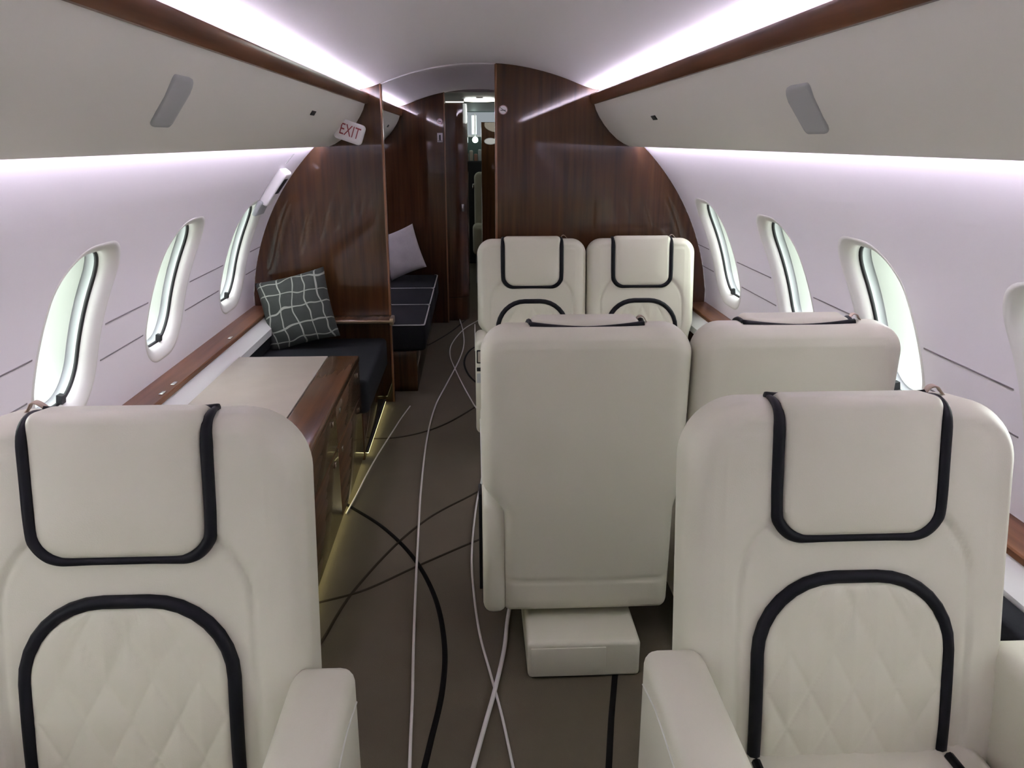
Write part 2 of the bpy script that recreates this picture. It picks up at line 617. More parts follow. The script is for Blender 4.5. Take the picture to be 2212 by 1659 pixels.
# floor with its inlaid lines
floor = rbox('floor', XC - 1.18, XC + 1.18, Y_BACK, Y_END, -0.05, 0.0, 0, 'carpet')
tag(floor, 'brown carpet floor of the aisle with dark curved lines', 'floor', kind='structure')
def strip(name, pts, wdt, m, z=0.0025):
    P = spline([(p[0], p[1], 0) for p in pts], 8)
    v, f = [], []
    for i, p in enumerate(P):
        d = (P[min(i + 1, len(P) - 1)] - P[max(i - 1, 0)]).normalized()
        nr = Vector((-d.y, d.x, 0))
        for k, zz in ((-1, -0.001), (-0.8, z), (0.8, z), (1, -0.001)):
            q = p + nr * wdt / 2 * k
            v.append((q.x, q.y, zz))
    for i in range(len(P) - 1):
        for k in range(3):
            f.append((i * 4 + k, i * 4 + k + 1, i * 4 + k + 5, i * 4 + k + 4))
    return obj(name, v, f, m, floor)
strip('dark_line', [(-0.578, 3.151), (-0.519, 3.080), (-0.366, 2.886), (-0.233, 2.641), (-0.145, 2.373), (-0.106, 2.113), (-0.105, 1.899), (-0.127, 1.702), (-0.146, 1.550)], 0.017, 'carpet_line')
strip('dark_line', [(0.389, 1.978), (0.362, 1.858), (0.338, 1.749), (0.297, 1.544)], 0.017, 'carpet_line')
strip('brown_line', [(-0.593, 2.338), (-0.516, 2.367), (-0.381, 2.436), (-0.220, 2.584), (-0.023, 2.755), (0.121, 2.863)], 0.011, 'carpet_brown')
strip('brown_line', [(-0.501, 2.019), (-0.473, 2.166), (-0.425, 2.414), (-0.316, 2.732), (-0.191, 2.979), (-0.034, 3.172), (0.100, 3.339)], 0.011, 'carpet_brown')
strip('brown_line', [(-0.689, 3.939), (-0.541, 3.892), (-0.379, 3.911), (-0.196, 4.057), (-0.025, 4.344), (0.085, 4.619)], 0.013, 'carpet_brown')
strip('brown_line', [(-0.414, 5.749), (-0.337, 5.886), (-0.192, 6.293), (-0.075, 6.760)], 0.014, 'carpet_brown')
strip('brown_line', [(0.112, 5.923), (-0.027, 5.731), (-0.080, 5.395), (-0.050, 5.047), (0.031, 4.765)], 0.014, 'carpet_line')

# ceiling
def ceil_z(x):
    R = 1.36
    x = abs(x)
    if x > 0.52:
        d = x - 0.52
        return 1.735 - 0.41 * d + 1.3 * d * d
    return 1.838 - (R - sqrt(R * R - x * x))
cprof = [(XC + x, ceil_z(x)) for x in [-0.74 + 1.48 * i / 40 for i in range(41)]]
cprof = [(XC - 0.74, 1.60)] + cprof + [(XC + 0.74, 1.60)]
o = extrude('ceiling', cprof, [Y_BACK, 0, 2, Y_BULK + 0.012], 'ceil')
tag(o, 'arched pale ceiling of the main cabin between the lit coves', 'ceiling', kind='structure')
o = extrude('ceiling_forward', [(x, z - 0.006) for x, z in cprof], [Y_BULK + 0.011, Y_FWD + 0.05], 'ceil')
extrude('seam_lip', cprof[:] + [(x, z - 0.006) for x, z in cprof[::-1]], [Y_BULK + 0.0105, Y_BULK + 0.0115], 'ceil', o, closed=True, caps=True, smooth=False)
tag(o, 'brighter arched ceiling beyond the wood bulkheads', 'ceiling', kind='structure')

# rear wall behind the viewer
def section_prof(z0=0.0, top=True):
    L = [wall_pt(-1, 0, A_LO + (A_HI - A_LO) * i / 24)[::2] for i in range(25)]
    Rr = [wall_pt(1, 0, A_LO + (A_HI - A_LO) * i / 24)[::2] for i in range(25)][::-1]
    return L, cprof, Rr
def bulkhead(name, y0, y1, xa, xb, m, edge_m, label, edge_sides=(), hole=None):
    """full-height partition clipped by the cabin cross-section between xa and xb"""
    n = 60
    top, bot = [], []
    for i in range(n + 1):
        x = xa + (xb - xa) * i / n
        rx = abs(x - XC)
        zt = ceil_z(rx) + 0.002 if rx < 0.70 else 0
        if rx >= 0.70:
            zt = ZW + sqrt(max(0, RW * RW - rx * rx))
            zt = min(zt, 1.66)
        zb = 0.0
        if rx > 1.167:
            zb = ZW - sqrt(max(0, RW * RW - rx * rx))
        top.append((x, zt)); bot.append((x, max(zb, 0.0)))
    v, f = [], []
    for y in (y0, y1):
        for i in range(n + 1):
            v.append((bot[i][0], y, bot[i][1])); v.append((top[i][0], y, top[i][1]))
    N = 2 * (n + 1)
    for i in range(n):
        a = 2 * i
        f.append((a, a + 2, a + 3, a + 1))
        f.append((N + a, N + a + 1, N + a + 3, N + a + 2))
        f.append((a + 1, a + 3, N + a + 3, N + a + 1))
        f.append((a, N + a, N + a + 2, a + 2))
    f.append((0, 1, N + 1, N)); a = 2 * n; f.append((a, N + a, N + a + 1, a + 1))
    o = obj(name, v, f, m, smooth=False)
    tag(o, label, 'wall', kind='structure')
    for ex in edge_sides:
        zt = ceil_z(abs(ex - XC)) - 0.003
        rbox('edge_band', ex - 0.006, ex + 0.006, y0 - 0.005, y1 + 0.005, 0.0, zt, 0.003, edge_m, o)
    return o
XL_B, XR_B = -0.478, 0.122
o = bulkhead('wall_back', Y_BACK - 0.03, Y_BACK, XC - 1.265, XC + 1.265, 'wall', 'wall', 'plain pale wall closing the cabin behind the viewer')
bulk_l = bulkhead('wall_bulkhead_left', Y_BULK, Y_BULK + 0.035, XC - 1.262, XL_B, 'wood', 'wood_edge', 'glossy dark walnut bulkhead left of the aisle behind the plaid cushion', (XL_B,))
bulk_r = bulkhead('wall_bulkhead_right', Y_BULK, Y_BULK + 0.035, XR_B, XC + 1.262, 'wood', 'wood_edge', 'glossy dark walnut bulkhead behind the far pair of seats', (XR_B,))
bulk_f = bulkhead('wall_bulkhead_forward', Y_FWD, Y_FWD + 0.04, XC - 1.262, -0.225, 'wood', 'wood_edge', 'dark walnut bulkhead at the head of the second divan with two small placards', (-0.222,))

# wood side ledges below the windows with a pale strip under the edge
def ledge(side, n, label):
    zt = 0.572
    xi = 1.157   # inner edge, from the centre line
    pts = [(1.268, zt - 0.006), (1.268, zt), (xi + 0.004, zt), (xi, zt - 0.004), (xi, zt - 0.018), (xi + 0.004, zt - 0.022), (1.268, zt - 0.022)]
    e = empty('trim_%d' % n, (XC + side * 1.2, 1.0, zt))
    o0 = Vector(e.location)
    def ex(nm, pr, m, y0, y1):
        return extrude(nm, [(XC + side * x - o0.x, z - o0.z) for x, z in pr], [y0 - o0.y, y1 - o0.y], m, e, closed=True, caps=True, smooth=False)
    ex('wood_shelf', pts, 'rail', Y_BACK + 0.01, Y_BULK - 0.002)
    ex('pale_strip', [(xi + 0.006, zt - 0.022), (1.112, 0.505), (1.112, 0.47), (1.25, 0.47), (1.25, zt - 0.022)], 'white', Y_BACK + 0.01, 4.46)
    tag(e, label, 'trim', kind='structure')
    return e
tr_l = ledge(-1, 1, 'glossy wood side ledge with pale strip running under the left windows')
tr_r = ledge(1, 2, 'glossy wood side ledge running under the right windows')
for y in (2.86, 2.98, 3.72):
    o0 = Vector(tr_l.location)
    rbox('switch_plate', XC - 1.185 - o0.x, XC - 1.170 - o0.x, y - 0.02 - o0.y, y + 0.02 - o0.y, 0.0, 0.004, 0.0015, 'chrome', tr_l, seg=2)

# ------------------------------------------------------------------ overhead bins with lit coves
BIN = [(.600, 1.640), (.612, 1.606), (.630, 1.572), (.655, 1.535), (.688, 1.496), (.728, 1.459), (.768, 1.434), (.800, 1.421), (.816, 1.420), (.822, 1.426),
       (.806, 1.448), (.760, 1.495), (.715, 1.540), (.690, 1.580), (.680, 1.606), (.640, 1.618)]
def bin_pt(side, y, s, off=0.0):
    """point on the visible bin face: s 0 (top) .. 1 (lip); off lifts it off the face"""
    P = BIN[:9]
    L = [0]
    for i in range(1, len(P)):
        L.append(L[-1] + math.dist(P[i], P[i - 1]))
    d = s * L[-1]
    for i in range(1, len(P)):
        if d <= L[i] or i == len(P) - 1:
            t = (d - L[i - 1]) / (L[i] - L[i - 1])
            x = P[i - 1][0] + (P[i][0] - P[i - 1][0]) * t
            z = P[i - 1][1] + (P[i][1] - P[i - 1][1]) * t
            dx, dz = P[i][0] - P[i - 1][0], P[i][1] - P[i - 1][1]
            l = math.hypot(dx, dz)
            return Vector((XC + side * (x + dz / l * off), y, z - dx / l * off))

def bin_patch(name, side, outline, off, m, parent, o0):
    """thin raised plate lying on the curved bin face; outline = list of (y, s)"""
    n = len(outline)
    cy = sum(p[0] for p in outline) / n; cs = sum(p[1] for p in outline) / n
    v, f = [], []
    rings = 6
    for r_ in range(rings + 1):
        t = 1 - r_ / rings
        for (y, s) in outline:
            v.append(bin_pt(side, cy + (y - cy) * t, cs + (s - cs) * t, off) - o0)
    for r_ in range(rings):
        for i in range(n):
            j = (i + 1) % n
            f.append((r_ * n + i, r_ * n + j, (r_ + 1) * n + j, (r_ + 1) * n + i))
    b = len(v)
    for (y, s) in outline:
        v.append(bin_pt(side, y, s, -0.002) - o0)
    for i in range(n):
        j = (i + 1) % n
        f.append((i, j, b + j, b + i))
    return obj(name, v, f, m, parent, smooth=True)

def overhead(side, y0, y1, label, patch=None, dots=()):
    e = empty('overhead_bin', (XC + side * 0.71, (y0 + y1) / 2, 1.42))
    o0 = Vector(e.location)
    rel = lambda pr: [(XC + side * x - o0.x, z - o0.z) for x, z in pr]
    extrude('bin_panel', rel(BIN), [y0 - o0.y, y1 - o0.y], 'bin', e, closed=True, caps=True)
    rail = [(.606, 1.640), (.600, 1.634), (.590, 1.634), (.584, 1.640), (.578, 1.680), (.582, 1.686), (.590, 1.686), (.595, 1.682)]
    extrude('wood_rail', rel(rail), [y0 - o0.y, y1 - o0.y], 'rail', e, closed=True, caps=True)
    extrude('cove_light', rel([(.604, 1.672), (.604, 1.6765), (.618, 1.6765), (.618, 1.672)]), [y0 + .02 - o0.y, y1 - .02 - o0.y], 'led', e, closed=True, caps=True, smooth=False)
    extrude('wall_light', rel([(.792, 1.466), (.808, 1.450), (.812, 1.454), (.796, 1.470)]), [y0 + .02 - o0.y, y1 - .02 - o0.y], 'ledw', e, closed=True, caps=True, smooth=False)
    if patch:
        bin_patch('grey_panel', side, patch, 0.004, 'grille', e, o0)
    for (y, s) in dots:
        bin_patch('sensor', side, [(y + dy, s + ds) for dy, ds in ((-.036, -.028), (.036, -.028), (.036, .028), (-.036, .028))], 0.003, 'seal', e, o0)
    tag(e, label, 'bin', 'overhead bins')
    return e
def slant_patch(yt, yb, w, s0, s1):
    c = [(yt - w / 2, s0), (yt + w / 2, s0), (yb + w / 2, s1), (yb - w / 2, s1)]
    out = []
    for i in range(4):
        p, q, r_ = Vector(c[i - 1]), Vector(c[i]), Vector(c[(i + 1) % 4])
        k = 0.28 if i in (1, 3) else 0.10
        a = q + (p - q) * k; b = q + (r_ - q) * k
        for t in (0, .25, .5, .75, 1):
            pt = a * (1 - t) ** 2 + q * 2 * t * (1 - t) + b * t * t
            out.append((pt.x, pt.y))
    return out
overhead(-1, Y_BACK + .01, Y_BULK - 0.002, 'long cream overhead bin left of the aisle with wood rail and grey panel', slant_patch(1.795, 1.827, .125, .215, .60), ((3.26, .31),))
overhead(1, Y_BACK + .01, Y_BULK - 0.002, 'long cream overhead bin right of the aisle with wood rail and grey panel', slant_patch(1.772, 1.825, .135, .265, .66), ((3.24, .37),))
overhead(-1, Y_BULK + 0.04, Y_FWD - 0.01, 'short cream overhead bin beyond the left walnut bulkhead', None, ((6.08, .31),))
overhead(1, Y_BULK + 0.04, Y_FWD - 0.01, 'unseen short cream overhead bin added beyond the right walnut bulkhead for its light')  # unseen bin, added so its cove strip brightens the forward ceiling

# ------------------------------------------------------------------ leather seats
def make_seat(recline, arms, H_top=1.0, W=0.57, HH=0.256, hw=0.150, sides=(-1, 1)):
    """seat facing -Y with its origin on the floor; backrest leans toward +Y"""
    root = empty('leather_seat')
    rc = radians(recline)
    zb = 0.13
    H = (H_top - zb) / cos(rc) + 0.005
    yb = 0.065 - 0.27 * sin(rc)
    T = 0.15 if arms == 'wide' else 0.125
    rtop = 0.115 if arms == 'wide' else 0.078
    dT = (T - 0.125) / 2
    def xf(x, t, s):
        return (x, yb + s * sin(rc) + (t + dT) * cos(rc), zb + s * cos(rc) - (t + dT) * sin(rc))
    def panel(x, s):        # inset panel arch on the front
        return sd_round(x, s, 0.213, -0.3, H - 0.185, 0.15, 0.0)
    def front(x, s, d):
        k = smoothstep(0, 0.03, d)
        p = panel(x, s)
        v = 0.006 * smoothstep(0.02, -0.03, p) + 0.012 * exp(-((s - 0.36 * H) / 0.2) ** 2)
        v -= 0.0065 * exp(-(p / 0.0045) ** 2)
        v -= 0.0045 * exp(-((d - 0.042) / 0.005) ** 2)
        v -= 0.016 * exp(-(x / 0.16) ** 2) * smoothstep(H - 0.35, H - 0.05, s) * 0.4
        return v * k
    def back(x, s, d):
        k = smoothstep(0, 0.03, d)
        v = 0.006 * (1 - (x / 0.29) ** 2)
        v -= 0.005 * exp(-((s - 0.115) / 0.005) ** 2)
        v -= 0.0035 * exp(-((d - 0.034) / 0.004) ** 2)
        return v * k
    def hwf(s, x):
        if arms == 'wide':
            return 1.0
        low = 0.80 if (x > 0) == (sides[0] > 0) else 0.93
        return low + (1 - low) * smoothstep(0.32, 0.42, s)
    slab('backrest', W, H, T, rtop, 0.03, 0.045, 84, 84, 'leather', xf, root, front, back, hwf)
    # headrest pad over the top edge
    hs = H + 0.012 - HH
    def xh(x, t, s):
        return xf(x, t - 0.030 - dT, s + hs)
    def hfront(x, s, d):
        return 0.006 * smoothstep(0, 0.08, d)
    slab('headrest', hw * 2 - 0.008, HH, 0.092, 0.022, 0.055, 0.022, 30, 26, 'leather', xh, root, hfront)
    # black welt around the headrest: over the top, down the sides and along the bottom
    tf, tb = -0.066, 0.004
    z1 = HH - 0.011
    path = [(-hw + .004, tb, z1), (-hw, -0.025, z1 + 0.001), (-hw, -0.048, z1 - 0.007), (-hw, tf + 0.004, z1 - 0.022)]
    for k in (0.78, 0.62, 0.46, 0.32):
        path.append((-hw, tf, HH * k))
    for i in range(1, 7):
        a = i / 6 * pi / 2
        path.append((-hw + 0.058 * (1 - cos(a)), tf, 0.058 - 0.058 * sin(a) - 0.001))
    path += [(-0.05, tf, -0.001)]
    nh = len(path)
    rad = [0.005, 0.007, 0.0085, 0.010] + [0.0112] * (nh - 7) + [0.0100, 0.0085, 0.0075]
    path += [(-x, y, z) for (x, y, z) in path[::-1]]
    rad = rad + rad[::-1]
    P3 = spline([xf(x, t - dT, s + hs) for (x, t, s) in path], 3)
    R3 = [rad[min(i // 3, len(rad) - 2)] * (1 - (i % 3) / 3) + rad[min(i // 3 + 1, len(rad) - 1)] * ((i % 3) / 3) for i in range(len(P3))]
    tube('headrest_piping', P3, R3, 'black', root, seg=8)
    pts = [xf(x, tb - dT + 0.006 + 0.012 * (1 - (x / hw) ** 2), hs + z1 + 0.001 - 0.004 * (1 - (x / hw) ** 2)) for x in [-hw + 2 * hw * i / 16 for i in range(17)]]
    tube('top_piping', pts, [0.0030 + 0.006 * abs(i / 8 - 1) ** 1.5 for i in range(17)], 'black', root, seg=8)
    # quilted lower panel
    PW, PB, PT = 0.346, 0.20, H - 0.322
    def xq(x, t, s):
        return xf(x, t - 0.045 - dT + (-0.012 * exp(-((s + PB - 0.36 * H) / 0.2) ** 2)), s + PB)
    def quilt(x, s, d):
        a = x / 0.080 + s / 0.150; b = x / 0.080 - s / 0.150
        g = min(abs(a - round(a)), abs(b - round(b)))
        return (0.0065 * (min(g * 2, 1.0) ** 0.5)) * smoothstep(0.0, 0.02, d)
    slab('quilted_panel', PW, PT - PB, 0.050, 0.135, 0.02, 0.012, 84, 84, 'quilt', xq, root, quilt)
    pth = []
    hw = PW / 2 + 0.004
    rr = 0.139
    for i in range(6):
        pth.append((-hw, PB + (PT - rr - PB) * i / 6))
    for i in range(9):
        a = i / 8 * pi / 2
        pth.append((-hw + rr * (1 - cos(a)), PT + 0.004 - rr + rr * sin(a)))
    pth += [(-x, s) for (x, s) in pth[::-1]]
    pts = [xf(x, -0.0655 - dT - 0.012 * exp(-((s - 0.36 * H) / 0.2) ** 2), s) for (x, s) in pth]
    tube('panel_piping', pts, 0.0125, 'black', root, seg=8)
    # cushion
    rbox('seat_cushion', -0.262 if arms == 'wide' else -0.212, 0.262 if arms == 'wide' else 0.212, -0.50, 0.035, 0.225, 0.362, 0.04, 'leather', root, seg=4)
    tube('cushion_piping', spline([(-0.18, -0.04, 0.364), (-0.185, -0.25, 0.364), (-0.17, -0.40, 0.364), (-0.10, -0.46, 0.361), (0.10, -0.46, 0.361), (0.17, -0.40, 0.364), (0.185, -0.25, 0.364), (0.18, -0.04, 0.364)], 5), 0.009, 'black', root)
    rbox('gap_strip', -0.20, 0.20, 0.0 - 0.012, 0.03, 0.357, 0.370, 0.004, 'black', root, seg=2)
    # armrests
    if arms == 'wide':
        ai, ao, at, yr = 0.270, 0.382, 0.575, 0.050
    else:
        ai, ao, at, yr = 0.212, 0.2795, 0.585, 0.115
    for s in sides:
        x0, x1 = sorted((s * ai, s * ao))
        def sag(co, yr=yr, at=at):
            z = co.z
            if arms == 'wide' and co.z > 0.4:
                z -= 0.030 * smoothstep(yr - 0.16, yr, co.y) * 0.6 + 0.015 * smoothstep(-0.2, -0.5, co.y)
            if arms != 'wide' and co.z > 0.4 and co.y > 0.0:
                z -= 0.10 * smoothstep(0.0, 0.115, co.y)
            return (co.x, co.y, z)
        a = rbox('armrest', x0, x1, -0.50, yr, 0.13, at, 0.028, 'leather', root, seg=4, xf=sag)
        tube('armrest_seam', [(s * (ao + 0.0005), y, at - 0.055 - (0.03 if arms == 'wide' else 0.0) * smoothstep(yr - .16, yr, y)) for y in [-0.47 + (yr + 0.44) * i / 10 for i in range(11)]], 0.0018, 'bezel', a, seg=6)
    # undercarriage
    rbox('seat_pan', -0.205, 0.205, -0.44, 0.05, 0.145, 0.24, 0.02, 'leather', root)
    rbox('pedestal', -0.12, 0.12, -0.30, 0.0, 0.10, 0.15, 0.01, 'dark', root)
    rbox('floor_box', -0.158, 0.158, -0.42, 0.235, 0.0, 0.112, 0.012, 'leather', root)
    rbox('floor_box_panel', -0.060, 0.150, 0.234, 0.2385, 0.008, 0.098, 0.002, 'leather', root, seg=2)
    return root

def add_strap(root, x, zt, yt, turn=1):
    """small folded strap loop standing on the top edge"""
    pts = spline([(x - 0.026, yt, zt - 0.006), (x - 0.013, yt + .004, zt + 0.006), (x - 0.005, yt + .002, zt + 0.018), (x + 0.006, yt, zt + 0.019), (x + 0.018, yt + .004, zt + 0.007), (x + 0.030, yt, zt - 0.006)], 5)
    v, f = [], []
    for p in pts:
        for dy, dz in ((-.008, 0), (.008, 0), (.008, .0025), (-.008, .0025)):
            v.append((p.x, p.y + dy, p.z + dz))
    n = len(pts)
    for i in range(n - 1):
        for k in range(4):
            f.append((i * 4 + k, i * 4 + (k + 1) % 4, i * 4 + 4 + (k + 1) % 4, i * 4 + 4 + k))
    o = obj('strap_loop', v, f, 'strap', root)
    o['label'] = 'small tan strap loop on the top edge'
    return o

def add_controls(root, side, x0, x1):
    """latch plate and switches let into the front end of the aisle armrest"""
    y = -0.5005
    rbox('control_plate', x0, x1, y - 0.004, y, 0.478, 0.540, 0.004, 'seal', root, seg=2)
    rbox('latch', x0 + .005, x1 - .006, y - 0.008, y - 0.003, 0.484, 0.534, 0.004, 'tan', root, seg=2)
    rbox('socket', x0, x1, y - 0.003, y, 0.440, 0.458, 0.001, 'seal', root, seg=2)
    rbox('switch', x0, x1, y - 0.004, y, 0.385, 0.430, 0.002, 'grille', root, seg=2)

G = 'cream leather cabin seats with black piping'
s1 = make_seat(8.4, 'wide', 0.994, 0.605)
s1.location = (-0.603, 1.21, 0)
s2 = copy_tree(s1)
s2.location = (0.681, 1.235, 0)
add_strap(s1, -0.165, 0.994, 0.165)
add_strap(s2, 0.165, 0.994, 0.165)
tag(s1, 'cream leather seat left of the aisle, in front of the wooden credenza', 'seat', G)
tag(s2, 'cream leather seat nearest on the right, its black-piped front facing the viewer', 'seat', G)

s3 = make_seat(3, 'slim', 0.982, 0.56, sides=(1,))
s3.location = (0.292, 2.175, 0); s3.rotation_euler = (0, 0, pi)
s4 = copy_tree(s3)
s4.location = (0.857, 2.175, 0)
rbox('side_strip', 0.2800, 0.2900, -0.06, 0.02, 0.16, 0.47, 0.003, 'black', s3, seg=2)  # thin black strip on the aisle side of this seat
add_strap(s3, -0.150, 0.982, 0.07)
add_strap(s4, -0.165, 0.982, 0.07)
tag(s3, 'cream leather seat beside the aisle with its plain back toward the viewer', 'seat', G)
tag(s4, 'cream leather window seat with its plain back toward the viewer', 'seat', G)

s5 = make_seat(7, 'slim', 0.962, 0.56, sides=(-1,))
s5.location = (0.293, 4.07, 0)
s6 = copy_tree(s5)
s6.location = (0.858, 4.07, 0)
add_strap(s5, 0.165, 0.962, 0.140)
add_strap(s6, 0.165, 0.962, 0.140)
for c in s5.children:
    if c.name.startswith('armrest'):
        c.location.x = -0.016      # the aisle arm stands a little proud
add_controls(s5, -1, -0.290, -0.258)
tag(s5, 'far cream leather seat beside the aisle, front of the walnut bulkhead', 'seat', G)
tag(s6, 'far cream leather seat by the window, front of the walnut bulkhead', 'seat', G)

# black side pocket between the nearest right seat and the wall
sp_ = empty('side_pocket', (1.11, 1.36, 0.0))
rbox('pouch', -0.030, 0.040, -0.16, 0.16, 0.36, 0.500, 0.012, 'divan', sp_)
rbox('support', -0.025, 0.038, -0.14, 0.14, 0.0, 0.365, 0.006, 'wall', sp_, seg=2)
tag(sp_, 'black pouch by the wall beside the nearest right seat', 'pocket')

# ------------------------------------------------------------------ credenza
CY0, CY1, CZ = 1.62, 3.575, 0.52
cr = empty('credenza', (-0.80, 2.6, 0))
o0 = Vector(cr.location)
def cb(name, x0, x1, y0, y1, z0, z1, r, m, parent=None, seg=2):
    p = parent or cr
    return rbox(name, x0 - o0.x, x1 - o0.x, y0 - o0.y, y1 - o0.y, z0 - o0.z, z1 - o0.z, r, m, p, seg)
cb('cabinet_body', -1.065, -0.545, CY0, CY1, 0.028, CZ - 0.03, 0.004, 'cred')
cb('toe_kick', -1.06, -0.60, CY0 + .01, CY1 - .01, 0.0, 0.03, 0.002, 'dark')
cb('top_border', -0.665, -0.527, CY0, CY1, CZ - 0.03, CZ, 0.008, 'cred', seg=3)
cb('top_panel', -1.065, -0.667, CY0, CY1, CZ - 0.03, CZ - 0.001, 0.003, 'tan')
n_d = 3
for i in range(n_d):
    a = CY0 + (CY1 - CY0) * i / n_d + 0.003
    b = CY0 + (CY1 - CY0) * (i + 1) / n_d - 0.003
    d1 = cb('drawer', -0.546, -0.530, a, b, 0.335, CZ - 0.034, 0.003, 'cred')
    d2 = cb('door', -0.546, -0.530, a, b, 0.034, 0.329, 0.003, 'cred')
    for d, z in ((d1, 0.45), (d2, 0.29)):
        for yy in (a + 0.08, b - 0.08):
            cb('latch', -0.531, -0.527, yy - 0.012, yy + 0.012, z - 0.010, z + 0.010, 0.0015, 'chrome', d)
cb('floor_light', -0.548, -0.541, CY0 + 0.05, CY1 - 0.02, 0.020, 0.026, 0, 'toe')
tag(cr, 'low glossy wood credenza with tan top along the left wall', 'cabinet')

# ------------------------------------------------------------------ divans
def divan(loc, x0, x1, y0, y1, zs, label, ncush, overhang, basex):
    e = empty('divan', loc)
    o0 = Vector(loc)
    def b(name, a0, a1, b0, b1, c0, c1, r, m, parent=None, seg=3):
        return rbox(name, a0 - o0.x, a1 - o0.x, b0 - o0.y, b1 - o0.y, c0, c1, r, m, parent or e, seg)
    b('base', x0 + .01, basex, y0, y1, 0.0, zs - 0.165, 0.004, 'wood')
    L = (y1 - y0) / ncush
    for i in range(ncush):
        a, c = y0 + L * i + 0.003, y0 + L * (i + 1) - 0.003
        xo = x1 - overhang * i
        q = b('seat_cushion', x0, xo, a, c, zs - 0.165, zs, 0.025, 'divan', seg=4)
        zz = zs - 0.006
        pts = [(x0 + .03, a + .006, zz), (xo - .03, a + .006, zz), (xo - .008, a + .012, zz), (xo - .005, a + .03, zz), (xo - .005, c - .03, zz), (xo - .008, c - .012, zz), (xo - .03, c - .006, zz)]
        tube('piping', [Vector(p) - Vector((o0.x, o0.y, 0)) for p in pts], 0.0045, 'divan_pipe', q, seg=6)
        b('back_block', x0, x0 + 0.055, a, c, zs, zs + 0.10, 0.02, 'divan', seg=4)  # low dark block along the wall side
    tag(e, label, 'sofa', 'black divans left of the aisle')
    return e
d1 = divan((-0.8, 4.0, 0), -1.14, -0.50, 3.60, 4.47, 0.392, 'short black divan seat with the plaid cushion, in front of the left bulkhead', 1, 0, -0.53)
d2 = divan((-0.7, 5.6, 0), -1.10, -0.298, 4.70, 6.58, 0.412, 'long black divan with white piping beyond the left bulkhead', 3, 0.0, -0.352)
for c in list(d1.children):
    for g in list(c.children):
        if g.name.startswith('piping'):
            bpy.data.objects.remove(g)
# wooden end panel below the second divan and lit floor edge
fl = empty('floor_path_light', (-0.522, 4.1, 0))
rbox('housing', -0.008, 0.004, -0.46, 0.36, 0.022, 0.030, 0.002, 'dark', fl, seg=2)
rbox('light_strip', -0.006, 0.002, -0.45, 0.35, 0.017, 0.0225, 0, 'toe', fl)
tag(fl, 'yellowish floor path light under the short black divan', 'light')

# wood arm ledge on the bulkhead beside the plaid cushion
tl = empty('trim_3', (-0.62, 4.44, 0.50))
rbox('ledge', -0.42, 0.165, -0.075, 0.058, -0.008, 0.014, 0.005, 'cred', tl, seg=3)
rbox('ledge_edge', -0.42, 0.165, -0.080, -0.0745, -0.006, 0.010, 0.002, 'brass', tl, seg=2)
rbox('ledge_end_cap', 0.150, 0.172, -0.078, 0.02, -0.020, 0.020, 0.006, 'brass', tl, seg=2)
tag(tl, 'narrow wood arm ledge on the left bulkhead beside the cushion', 'trim', kind='structure')

# ------------------------------------------------------------------ cushions
def cushion(name, w, h, t, m, loc, rot, label):
    n = 28
    v, f = [], []
    for side in (-1, 1):
        for j in range(n + 1):
            for i in range(n + 1):
                u = -1 + 2 * i / n; q = -1 + 2 * j / n
                pin = 1 - 0.055 * (1 - q * q) * abs(u) ** 3
                pin2 = 1 - 0.055 * (1 - u * u) * abs(q) ** 3
                th = t / 2 * (max(0, (1 - abs(u) ** 2.6)) * max(0, (1 - abs(q) ** 2.6))) ** 0.45
                wr = 0.004 * sin(7 * u + 3 * q) * sin(5 * q - 2 * u) * (1 - max(abs(u), abs(q)) ** 4)
                v.append((u * w / 2 * pin, side * th + wr, q * h / 2 * pin2))
    N = (n + 1) ** 2
    for s in (0, 1):
        for j in range(n):
            for i in range(n):
                a = s * N + j * (n + 1) + i
                qd = (a, a + 1, a + n + 2, a + n + 1)
                f.append(qd if s == 0 else qd[::-1])
    o = obj(name, v, f, m)
    # weld the two sheets along the rim
    bm = bmesh.new(); bm.from_mesh(o.data)
    bmesh.ops.remove_doubles(bm, verts=bm.verts, dist=0.0005)
    bmesh.ops.recalc_face_normals(bm, faces=bm.faces)
    bm.to_mesh(o.data); bm.free()
    o.location = loc
    o.rotation_euler = rot
    tag(o, label, 'cushion')
    return o
cushion('throw_cushion', 0.375, 0.385, 0.13, 'plaid', (-0.945, 4.29, 0.590), (radians(-22), radians(-13), radians(4)), 'dark cushion with wandering pale plaid lines leaning on the left bulkhead')
cushion('throw_cushion', 0.30, 0.36, 0.11, 'pillow', (-0.56, 6.32, 0.625), (radians(-20), radians(-22), radians(-8)), 'pale grey cushion standing on the long black divan')

# ------------------------------------------------------------------ signs
def text_mesh(name, body, size, m, parent, loc, rot, ext=0.0006):
    cu = bpy.data.curves.new(name, 'FONT')
    cu.body = body; cu.size = size; cu.extrude = ext; cu.align_x = 'CENTER'; cu.align_y = 'CENTER'
    t = bpy.data.objects.new(name, cu)
    COL.objects.link(t)
    bpy.context.view_layer.update()
    me = bpy.data.meshes.new_from_object(t.evaluated_get(bpy.context.evaluated_depsgraph_get()))
    bpy.data.objects.remove(t)
    me.materials.clear(); me.materials.append(M[m])
    o = bpy.data.objects.new(name, me)
    COL.objects.link(o)
    o.parent = parent; o.location = loc; o.rotation_euler = rot
    return o
es = empty('exit_sign', (-0.585, 4.10, 1.490))
es.rotation_euler = (0, radians(19), radians(4))
rbox('housing', -0.075, 0.062, -0.020, 0.05, -0.048, 0.048, 0.018, 'sign', es, seg=4)
text_mesh('lettering', 'EXIT', 0.060, 'red', es, (-0.004, -0.0205, 0.0), (radians(90), 0, 0))
for c in es.children:
    if c.name.startswith('lettering'):
        c.scale = (0.80, 1.25, 1)
